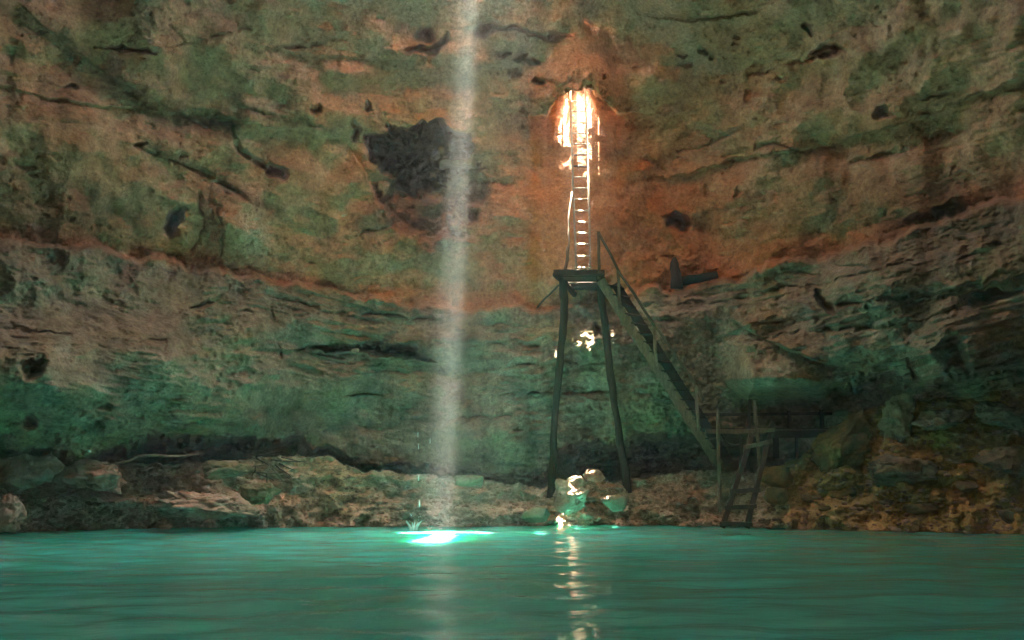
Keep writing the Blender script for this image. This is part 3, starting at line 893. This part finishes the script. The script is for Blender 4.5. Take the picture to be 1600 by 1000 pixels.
# ------------------------------------------------------------------ boulders and stones
def boulder(name, px_, py_, w, h, D_, label, mat, depth=None, flat=0.0, seed=0, rot=0.0, cat='boulder', group=None, sub=5, facet=0.55, rough=1.0):
    """rock with its outline about w x h photo pixels around (px_, py_), D_ metres forward"""
    bm = bmesh.new()
    bmesh.ops.create_icosphere(bm, subdivisions=sub, radius=1.0)
    V = np.array([v.co[:] for v in bm.verts])
    Fc = [tuple(v.index for v in f.verts) for f in bm.faces]
    bm.free()
    rg = np.random.default_rng(seed + 100)
    V = np.sign(V) * np.abs(V) ** 0.72                                      # squarish
    V /= np.abs(V).max()
    for _ in range(9):                                                       # broken facets
        n = rg.normal(size=3); n /= np.linalg.norm(n)
        d = rg.uniform(0.55, 0.85)
        e = V @ n - d
        V = V - np.outer(np.where(e > 0, e * facet * 1.5, 0), n)
    sc = 0.0215
    sx, sz_ = w * 0.5 * D_ / F, h * 0.5 * D_ / F
    sy = depth if depth else 0.8 * max(sx, sz_)
    o_ = rg.uniform(0, 50, 3)
    q = V * np.array([sx, sy, sz_]) + o_
    nz = 0.22 * fbm(q[:, 0] * 1.6, q[:, 1] * 1.6, q[:, 2] * 2.0, 3, 0.55) + 0.16 * rough * fbm(q[:, 0] * 4, q[:, 1] * 4, q[:, 2] * 6, 4, 0.62)
    nz = nz - 0.22 * rough * ss(0.40, 0.7, perlin(q[:, 0] * 5, q[:, 1] * 5, q[:, 2] * 6))
    V = V * (1 + np.clip(nz, -0.4, 0.4))[:, None] * np.array([sx, sy, sz_])
    c, s_ = math.cos(math.radians(rot)), math.sin(math.radians(rot))
    V = np.stack([V[:, 0] * c - V[:, 2] * s_, V[:, 1], V[:, 0] * s_ + V[:, 2] * c], -1)
    me = bpy.data.meshes.new(name)
    me.from_pydata(V.tolist(), [], Fc)
    me.polygons.foreach_set('use_smooth', np.ones(len(me.polygons), bool))
    me.materials.append(mat)
    o = bpy.data.objects.new(name, me); C.objects.link(o)
    o.location = at(px_, py_, D_)
    return tag(o, label, cat, group)

boulder('boulder', 36, 738, 92, 56, 24.3, 'pale pitted boulder at the far left edge beside the dark undercut', M_PALE, seed=1)
boulder('boulder', 152, 745, 104, 44, 24.9, 'long pale boulder overhanging the left bank below the thin bleached stick', M_PALE, seed=2, rot=-3)
boulder('boulder', 352, 736, 88, 32, 26.0, 'flat mossy boulder with a notched top below the twig heap', M_MOSS, seed=3)
boulder('boulder', 412, 768, 60, 36, 25.8, 'rounded green mossy boulder near the right end of the left bank', M_MOSS, seed=4)
boulder('boulder', 12, 802, 50, 60, 22.6, 'dark boulder standing in the water at the lower left corner', M_PALE, seed=5)
boulder('boulder', 335, 792, 150, 44, 24.9, 'low wide grey rock shelf at the water edge of the left bank', M_PALE, seed=6, rough=1.4)
boulder('boulder', 1325, 692, 118, 66, lookup(1325, 692) - 0.22, 'large tilted slab of ochre rock on the right rubble slope', M_OCHRE, seed=7, rot=32, facet=0.62)
boulder('boulder', 1402, 655, 50, 74, lookup(1402, 655) - 0.22, 'upright block of rock leaning on the tilted ochre slab', M_TEAL, seed=8, rot=-22)
boulder('boulder', 1404, 738, 106, 54, lookup(1404, 738) - 0.22, 'jagged grey green boulder in the middle of the right rubble slope', M_TEAL, seed=9, rot=-6, facet=0.65)
boulder('boulder', 1478, 654, 84, 32, lookup(1478, 654) - 0.22, 'flat topped block at the head of the right rubble slope', M_TEAL, seed=10, rot=4)
boulder('boulder', 1570, 720, 80, 44, lookup(1570, 720) - 0.22, 'weathered boulder half sunk in soil at the far right edge', M_TEAL, seed=11)
boulder('boulder', 1562, 650, 80, 44, lookup(1562, 650) - 0.22, 'mottled block at the right edge above the soil slope', M_TEAL, seed=12)
for k, (bx_, by2, w_, h_, lab) in enumerate([(1267, 780, 34, 16, 'small dark stone low on the right slope nearest the leaning ladder'), (1320, 772, 40, 20, 'rounded stone in the soil below the tilted ochre slab'),
        (1442, 794, 64, 18, 'long dark stone lying flat near the water on the right'), (1580, 808, 44, 22, 'dark stone at the water edge beside the right frame edge'),
        (1292, 796, 36, 14, 'low ochre stone just above the water on the right slope'), (1385, 785, 26, 12, 'small stone below the jagged grey green boulder'), (1512, 760, 34, 16, 'small stone on bare soil right of the jagged boulder')]):
    boulder('stone', bx_, by2, w_, h_, lookup(bx_, by2) + 0.05, lab, M_OCHRE if k in (1, 4) else M_TEAL, seed=30 + k, cat='stone', sub=3)
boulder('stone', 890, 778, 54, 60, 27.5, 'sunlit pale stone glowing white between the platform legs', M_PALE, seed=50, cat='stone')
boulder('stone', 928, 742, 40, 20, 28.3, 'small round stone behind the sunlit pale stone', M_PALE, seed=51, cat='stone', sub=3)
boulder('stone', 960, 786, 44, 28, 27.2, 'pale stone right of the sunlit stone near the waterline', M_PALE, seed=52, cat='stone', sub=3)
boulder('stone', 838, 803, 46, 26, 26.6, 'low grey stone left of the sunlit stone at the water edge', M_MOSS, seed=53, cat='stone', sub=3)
boulder('stone', 1218, 745, 50, 34, 26.9, 'squarish block just right of the leaning ladder', M_OCHRE, seed=54, cat='stone', sub=3)
boulder('stone', 1213, 775, 40, 26, 26.6, 'cracked stone at the foot of the right slope beside the leaning ladder', M_OCHRE, seed=55, cat='stone', sub=3)
boulder('stone', 735, 752, 46, 22, 27.6, 'grey lump of rock on the bank inside the light shaft', M_MOSS, seed=56, cat='stone', sub=3)
boulder('stone', 555, 548, 14, 8, 29.0, 'small round stone lodged in the long crack of the wall', M_PALE, seed=57, cat='stone', sub=2)

def pebbles():
    """loose stones and grit strewn over the bank"""
    bm = bmesh.new(); bmesh.ops.create_icosphere(bm, subdivisions=1, radius=1.0)
    T = np.array([v.co[:] for v in bm.verts]); Fc = np.array([[v.index for v in f.verts] for f in bm.faces]); bm.free()
    rg = np.random.default_rng(5)
    VV, FF = [], []
    n = 0
    for k in range(5200):
        x_ = rg.uniform(-30, 1630); hi_, lo_2 = float(CREST(x_)) + 4, float(SHORE(x_)) - 1
        y_ = lo_2 - (lo_2 - hi_) * rg.random() ** 1.6
        D_ = lookup(x_, y_)
        if D_ > 30: continue
        s_ = 0.022 + 0.085 * rg.random() ** 4
        c_ = np.array(at(x_, y_, D_))
        R_ = rg.normal(size=(3, 3)); qm, _ = np.linalg.qr(R_)
        V = (T * rg.uniform(0.6, 1.2, T.shape)) @ (qm * np.array([1.3, 1.0, 0.7])) * s_
        VV.append(V + c_); FF.append(Fc + n); n += len(T)
    V = np.concatenate(VV); Fq = np.concatenate(FF)
    me = bpy.data.meshes.new('pebbles'); me.from_pydata(V.tolist(), [], Fq.tolist()); me.materials.append(M_PEB)
    o = bpy.data.objects.new('pebbles', me); C.objects.link(o)
    tag(o, kind='stuff')
M_PEB = stone_material('pebble', [(0.3, (0.22, 0.15, 0.10)), (0.5, (0.38, 0.28, 0.20)), (0.7, (0.54, 0.44, 0.35))], 0.9)
pebbles()

# ------------------------------------------------------------------ tall ladder in the roof hole
def tall_ladder():
    YB, DB, DT = 430.0, 28.62, 30.7
    b0, b1 = at(900.5, YB, DB), at(922.5, YB, DB)
    t0, t1 = at(891, 137, DT), at(915, 137, DT)
    root = empty('tall_ladder', (b0 + b1) / 2, 'tall slender ladder rising from the platform into the roof hole', 'ladder')
    for p, q in ((b0, t0), (b1, t1)):
        V, Fc = tube(log_pts(p, q + (q - p) * 0.05, 14, 0.012), 0.036, 8, jit=0.08)
        mesh_obj('rail', V, Fc, M_RAILW, root, True)
    ys = [157.8, 174, 191, 207.6, 224.7, 242.6, 259.7, 277, 294, 311.4, 329, 346.4, 363.9, 381.4, 399.6, 417.9]
    for i, y_ in enumerate(ys):
        g_ = (YB - y_) / (YB - 137)
        f = g_
        D_ = DB + (DT - DB) * f
        tl = 900.5 + (891 - 900.5) * f; tr = 922.5 + (915 - 922.5) * f
        p, q = at(tl - 2.2, y_ + random.uniform(-.7, .7), D_ - 0.035), at(tr + 2.0, y_ + random.uniform(-.7, .7), D_ - 0.035)
        w, h = (0.05, 0.045)
        if i in (5, 6): h = 0.075
        V, Fc = beam(p, q, 0.068 if i not in (5, 6) else 0.09, 0.028, (0, 0.6, 0.8), 2)
        mesh_obj('rung', V, Fc, M_RAILW if i not in (5, 6) else M_LOG, root)
M_RAILW = M_LADDER
tall_ladder()

# ------------------------------------------------------------------ platform on two crooked poles
ZD = at(868, 424, 28.0).z
def platform():
    nl, nr_ = at(868, 424, 28.0), at(938, 421, 28.0); nl.z = nr_.z = ZD
    fl, fr = at(906, 461, 31.6), at(948, 461, 31.6); fl.z = fr.z = ZD
    fl = nl + (fl - nl) * 1.0; fr = nr_ + (fr - nr_) * 1.0
    root = empty('platform', Vector(((nl.x + nr_.x) / 2, 29.8, ZD)), 'dark board platform on two tall crooked poles below the bright ladder', 'platform')
    for p, q in ((nl, fl), (nr_, fr)):
        V, Fc = tube(log_pts(p + Vector((0, -0.12, -0.12)), q + Vector((0, 0.1, -0.12)), 6, 0.03), 0.095, 9, jit=0.06)
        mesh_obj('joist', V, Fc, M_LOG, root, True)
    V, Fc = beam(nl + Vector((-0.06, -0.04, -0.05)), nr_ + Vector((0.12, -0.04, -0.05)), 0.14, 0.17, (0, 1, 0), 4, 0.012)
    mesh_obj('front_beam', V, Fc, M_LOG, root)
    nb = 15
    for k in range(nb):
        f0 = (k + 0.5) / nb
        if k in (1, 2, 6): continue                                                # boards are missing here
        a_, b_ = nl.lerp(fl, f0), nr_.lerp(fr, f0)
        ex = (b_ - a_).normalized()
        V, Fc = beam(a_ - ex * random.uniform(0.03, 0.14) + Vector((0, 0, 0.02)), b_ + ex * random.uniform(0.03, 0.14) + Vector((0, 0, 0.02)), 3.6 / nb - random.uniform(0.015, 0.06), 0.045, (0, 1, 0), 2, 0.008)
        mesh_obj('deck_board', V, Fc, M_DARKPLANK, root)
    for pts, rr_ in (([(878, 438), (882, 470), (880, 520), (873, 580), (867, 650), (864, 710), (861, 772)], (0.115, 0.125, 0.115, 0.115, 0.105, 0.115, 0.13)),
                     ([(938, 428), (940, 470), (948, 530), (955, 590), (963, 650), (971, 705), (981, 764)], (0.12, 0.12, 0.115, 0.115, 0.10, 0.115, 0.13))):
        Df = lookup(pts[-1][0], pts[-1][1]) - 0.05
        P_ = []
        R2 = []
        for i in range(len(pts) - 1):
            for j in range(4):
                f = j / 4
                x_ = pts[i][0] * (1 - f) + pts[i + 1][0] * f; y_ = pts[i][1] * (1 - f) + pts[i + 1][1] * f
                g = (i + f) / (len(pts) - 1)
                P_.append(at(x_ + random.uniform(-.8, .8), y_, 28.15 + (Df - 28.15) * g)); R2.append((rr_[i] * (1 - f) + rr_[i + 1] * f) * random.uniform(0.93, 1.07))
        P_.append(at(pts[-1][0], pts[-1][1] + 6, Df)); R2.append(rr_[-1])
        V, Fc = tube(P_, R2, 10, jit=0.07)
        mesh_obj('support_pole', V, Fc, M_LOG, root, True)
    V, Fc = tube(log_pts(at(872, 446, 28.4), at(838, 482, lookup(838, 482) + 0.1), 6, 0.02), 0.035, 7)
    mesh_obj('brace', V, Fc, M_RAIL, root, True)
    V, Fc = tube(log_pts(at(883, 421, 28.3), at(888, 386, 28.5), 5, 0.02), 0.05, 7)
    mesh_obj('stub_post', V, Fc, M_RAIL, root, True)
    return root
platform()
V, Fc = tube(log_pts(at(884, 420, 29.0), at(894, 300, 30.3), 12, 0.05), 0.028, 6)
tag(mesh_obj('rope', V, Fc, M_STICK, None, True), 'thin pale rope hanging just left of the bright ladder', 'rope')

# ------------------------------------------------------------------ staircase
def staircase():
    wv = Vector((0.50, 0.70, 0.05))
    n0, n1 = at(941, 441, 28.0), at(1122, 726, 28.2)
    root = empty('staircase', n1, 'steep wooden staircase with a handrail running down right from the platform', 'staircase')
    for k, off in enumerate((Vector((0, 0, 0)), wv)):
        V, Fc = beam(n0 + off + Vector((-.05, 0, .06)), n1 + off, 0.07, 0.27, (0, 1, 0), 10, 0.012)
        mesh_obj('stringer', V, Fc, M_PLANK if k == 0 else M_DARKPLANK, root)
    nt_ = 19
    for k in range(nt_):
        f = (k + 0.6) / nt_
        c = n0.lerp(n1, f) + Vector((0.02, 0, 0.07))
        V, Fc = beam(c - wv * 0.02, c + wv * 1.02, 0.24, 0.04, (1, -0.5, 0), 1, 0.006)
        mesh_obj('tread', V, Fc, M_DARKPLANK, root)
    posts = [((936, 436), (935.5, 362)), ((968, 484), (966, 422)), ((1026, 577), (1021.5, 505)), ((1092, 672), (1086, 596))]
    rp = []
    for (a_, b_) in posts:
        g = (a_[0] - 936) / 190
        D_ = 27.93 + 0.2 * g
        V, Fc = beam(at(a_[0], a_[1], D_), at(b_[0], b_[1], D_), 0.085, 0.085, (0, 1, 0), 4, 0.008)
        mesh_obj('rail_post', V, Fc, M_PLANK if a_[0] > 1000 else M_RAIL, root)
        rp.append(at(b_[0] + 1, b_[1] + 3, D_ - 0.06))
    rp.append(at(1100, 626, 28.1))
    for a_, b_ in zip(rp[:-1], rp[1:]):
        d = (b_ - a_) * 0.015
        V, Fc = tube(log_pts(a_ - d, b_ + d, 5, 0.015), 0.042, 7)
        mesh_obj('handrail', V, Fc, M_RAIL, root, True)
staircase()

# ------------------------------------------------------------------ landing stage by the water
def landing():
    D_ = 27.35
    l, r_ = at(1102, 674, D_), at(1306, 674, D_)
    root = empty('landing_stage', at(1200, 690, D_), 'low dark timber walkway on posts at the foot of the staircase', 'walkway')
    V, Fc = beam(l, r_, 0.09, 0.13, (0, 1, 0), 8, 0.012)
    mesh_obj('edge_beam', V, Fc, M_PLANK, root)
    V, Fc = beam(at(1206, 679, D_ - 0.08), at(1308, 677, D_ - 0.08), 0.06, 0.2, (0, 1, 0), 4, 0.01)
    mesh_obj('side_board', V, Fc, M_DARKPLANK, root)
    V, Fc = beam(at(1108, 686, D_ - .05), at(1124, 684, D_ - .05), 0.05, 0.06, (0, 1, 0), 2)
    mesh_obj('cross_bar', V, Fc, M_PLANK, root)
    n = 17
    for k in range(n):
        c = l.lerp(r_, (k + 0.5) / n) + Vector((0, 0.05, 0.085))
        V, Fc = beam(c, c + Vector((random.uniform(-.02, .02), 1.35, 0)), (r_.x - l.x) / n - random.uniform(0.012, 0.03), 0.035, (1, 0, 0), 1, 0.006)
        mesh_obj('deck_board', V, Fc, M_DARKPLANK, root)
    for (x0_, ya, x1_, yb, dd, w_, mt) in [(1121.5, 640, 1125, 800, -0.12, 0.085, M_PLANK), (1178.5, 626, 1187, 728, -0.02, 0.085, M_PLANK), (1157.5, 676, 1158, 742, 0.1, 0.10, M_DARKPLANK),
                                        (1244, 680, 1245, 715, 0.1, 0.08, M_DARKPLANK), (1172, 624, 1168, 676, 0.9, 0.08, M_LOG), (1212, 684, 1213, 716, 0.3, 0.14, M_DARKPLANK), (1283, 640, 1285, 674, 0.8, 0.1, M_DARKPLANK), (1233, 642, 1234, 674, 1.1, 0.1, M_DARKPLANK)]:
        V, Fc = beam(at(x0_, ya, D_ + dd), at(x1_, yb, D_ + dd), w_, w_, (0, 1, 0), 4, 0.008)
        mesh_obj('post', V, Fc, mt, root)
    V, Fc = beam(at(1096, 648, D_ + 1.4), at(1300, 646, D_ + 1.3), 0.05, 0.09, (0, 1, 0), 4, 0.01)
    mesh_obj('back_rail', V, Fc, M_DARKPLANK, root)
landing()
pts = [at(1126 + 34 * f, 678 + 44 * f * (1 - f) + 12 * f, 27.2) for f in np.linspace(0, 1, 10)]
V, Fc = tube(pts, 0.02, 6)
tag(mesh_obj('rope', V, Fc, M_LOG, None, True), 'slack dark rope sagging under the low walkway', 'rope')

# ------------------------------------------------------------------ leaning ladder at the water
def leaning_ladder():
    lt_, lb = at(1178, 668, 26.9), at(1129, 824, 26.1)
    rt_, rb = at(1207, 660, 26.9), at(1167, 824, 26.1)
    root = empty('leaning_ladder', (lb + rb) / 2, 'short rough wooden ladder leaning from the water up to the walkway', 'ladder')
    for p, q in ((lb, lt_), (rb, rt_)):
        V, Fc = beam(p, q, 0.10, 0.13, (0, 1, 0.2), 8, 0.015)
        mesh_obj('rail', V, Fc, M_LADD2, root)
    for (y0_, y1_) in ((699, 692), (769, 768), (794, 792), (818, 819), (674, 673)):
        def on(p, q, y_, py0, py1):
            f = (y_ - py0) / (py1 - py0); return p.lerp(q, f)
        a_ = on(lt_, lb, y0_, 668, 824); b_ = on(rt_, rb, y1_, 660, 824)
        d = (b_ - a_).normalized()
        V, Fc = beam(a_ - d * 0.13 + Vector((0, -.09, 0)), b_ + d * 0.10 + Vector((0, -.09, 0)), 0.05, 0.11, (0, 1, 0.2), 3, 0.01)
        mesh_obj('rung', V, Fc, M_LADD2 if y0_ > 700 else M_PLANK, root)
M_LADD2 = wood_material('ladder_timber', (0.045, 0.036, 0.026), (0.13, 0.105, 0.075), (5, 5, 1.2))
leaning_ladder()

# ------------------------------------------------------------------ timber left on the rock ledge
def ledge_D(x_): return lookup(x_, float(LEDGE(x_)) + 24) + 0.45
dl = ledge_D(1055)
V, Fc = tube(log_pts(at(1057, 450, dl), at(1054, 402, dl), 6, 0.02), [0.22, 0.21, 0.18, 0.17, 0.16, 0.12, 0.06], 9, jit=0.14)
tag(mesh_obj('stump', V, Fc, M_LOG, None, True), 'dark upright stump on the rock ledge right of the staircase', 'stump')
dl2 = ledge_D(1090)
V, Fc = tube(log_pts(at(1058, 441, dl2 - .1), at(1121, 429, dl2 - .1), 6, 0.02), [0.13, 0.15, 0.15, 0.14, 0.15, 0.14, 0.13], 9, jit=0.1)
tag(mesh_obj('fallen_log', V, Fc, M_LOG, None, True), 'dark log lying on the rock ledge beside the stump', 'log')

# ------------------------------------------------------------------ driftwood on the left bank
pp = []
for f in np.linspace(0, 1, 16):
    x_ = 132 + 180 * f; y_ = 727 - 16 * f + 3 * math.sin(f * 9) - (3 if f > .45 else 0)
    pp.append(at(x_, y_, 24.6 + 1.5 * f))
V, Fc = tube(pp, list(np.linspace(0.028, 0.045, 16)), 7, jit=0.15)
tag(mesh_obj('driftwood_stick', V, Fc, M_STICK, None, True), 'long thin bleached stick lying along the left bank under the overhang', 'stick')
heap = empty('twig_heap', at(415, 728, 26.2), 'small heap of dark twigs on the left bank beside the mossy boulder', 'twigs')
rgt = random.Random(3)
for k in range(16):
    x_, y_ = rgt.uniform(382, 440), rgt.uniform(712, 742)
    a_ = at(x_, y_, 26.1 + rgt.uniform(-.2, .2))
    an = rgt.gauss(0.5, 0.5); L = rgt.uniform(0.3, 0.8)
    b_ = a_ + Vector((math.cos(an) * L, rgt.uniform(-.2, .2), -math.sin(an) * L * 0.6))
    V, Fc = tube(log_pts(a_, b_, 4, 0.03), [0.02, 0.018, 0.016, 0.012, 0.008], 5)
    mesh_obj('twig', V, Fc, M_STICK if k % 3 == 0 else M_LOG, heap, True)

# ------------------------------------------------------------------ splash and falling drops
def splash_mat():
    m, nt, nodes, links, bsdf = new_mat('splash_water')
    bsdf.inputs['Base Color'].default_value = (0.75, 0.85, 0.85, 1)
    bsdf.inputs['Roughness'].default_value = 0.15
    bsdf.inputs['Transmission Weight'].default_value = 0.15
    bsdf.inputs['IOR'].default_value = 1.333
    return m
M_SPL = splash_mat()
def splash(px_, py_, size, n, label, seed):
    """crown of thrown water: bent tapering jets round a low ring, with loose beads above"""
    base = at(px_, py_, 24.0); base.z = 0.0
    t_ = (0 - CAMH) / (at(px_, py_, 24.0).z - CAMH)
    base = Vector((at(px_, py_, 24.0).x * t_, 24.0 * t_, 0.0))
    root = empty('water_splash', base, label, 'splash')
    rg = random.Random(seed)
    VV, FF = [], []
    def add(V, Fc):
        n0 = len(VV); VV.extend(V); FF.extend([tuple(i + n0 for i in f) for f in Fc])
    for k in range(n):
        an = 2 * math.pi * k / n + rg.uniform(-.2, .2)
        L = size * rg.uniform(0.5, 1.0)
        d = Vector((math.cos(an), math.sin(an), 0))
        p = base + d * size * 0.22
        pts_ = [p + Vector((0, 0, -0.04)), p + d * L * 0.10 + Vector((0, 0, L * .3)), p + d * L * 0.28 + Vector((0, 0, L * .62)), p + d * L * 0.52 + Vector((0, 0, L * .9))]
        add(*tube(pts_, [size * .14, size * .10, size * .06, size * .025], 6))
    mesh_obj('splash_crown', VV, FF, M_SPL, root, True)
    for k in range(n):
        c = base + Vector((rg.gauss(0, size * .6), rg.gauss(0, size * .5), size * rg.uniform(.5, 1.35)))
        s_ = size * rg.uniform(.02, .05)
        V, Fc = tube([c - Vector((0, 0, s_)), c - Vector((0, 0, s_ * .6)), c + Vector((0, 0, s_ * .6)), c + Vector((0, 0, s_))], [s_ * .4, s_, s_, s_ * .4], 6)
        mesh_obj('droplet', V, Fc, M_SPL, root, True)
splash(646, 829, 0.30, 13, 'white splash crown on the water at the left end of the sunlit patch', 1)
splash(671, 828, 0.10, 7, 'tiny splash beside the large splash crown in the sunlit patch', 2)
splash(688, 828, 0.07, 6, 'tiniest splash at the foot of the light shaft', 3)
for k, (x_, y_) in enumerate([(653, 680), (653.8, 699), (654, 748), (672, 690), (655.5, 789)]):
    c = at(x_, y_, 24.0)
    V, Fc = tube([c + Vector((0, 0, -.05)), c + Vector((0, 0, -.035)), c, c + Vector((0, 0, .05)), c + Vector((0, 0, .09))], [.004, .008, .010, .006, .002], 7)
    tag(mesh_obj('water_drop', V, Fc, M_SPL, None, True), ['topmost falling drop above the splash, beside another drop', 'second falling drop from the top above the splash', 'falling drop halfway down to the splash', 'falling drop nearest the light shaft', 'lowest falling drop, just above the bank behind the splash'][k], 'water drop', 'falling water drops')
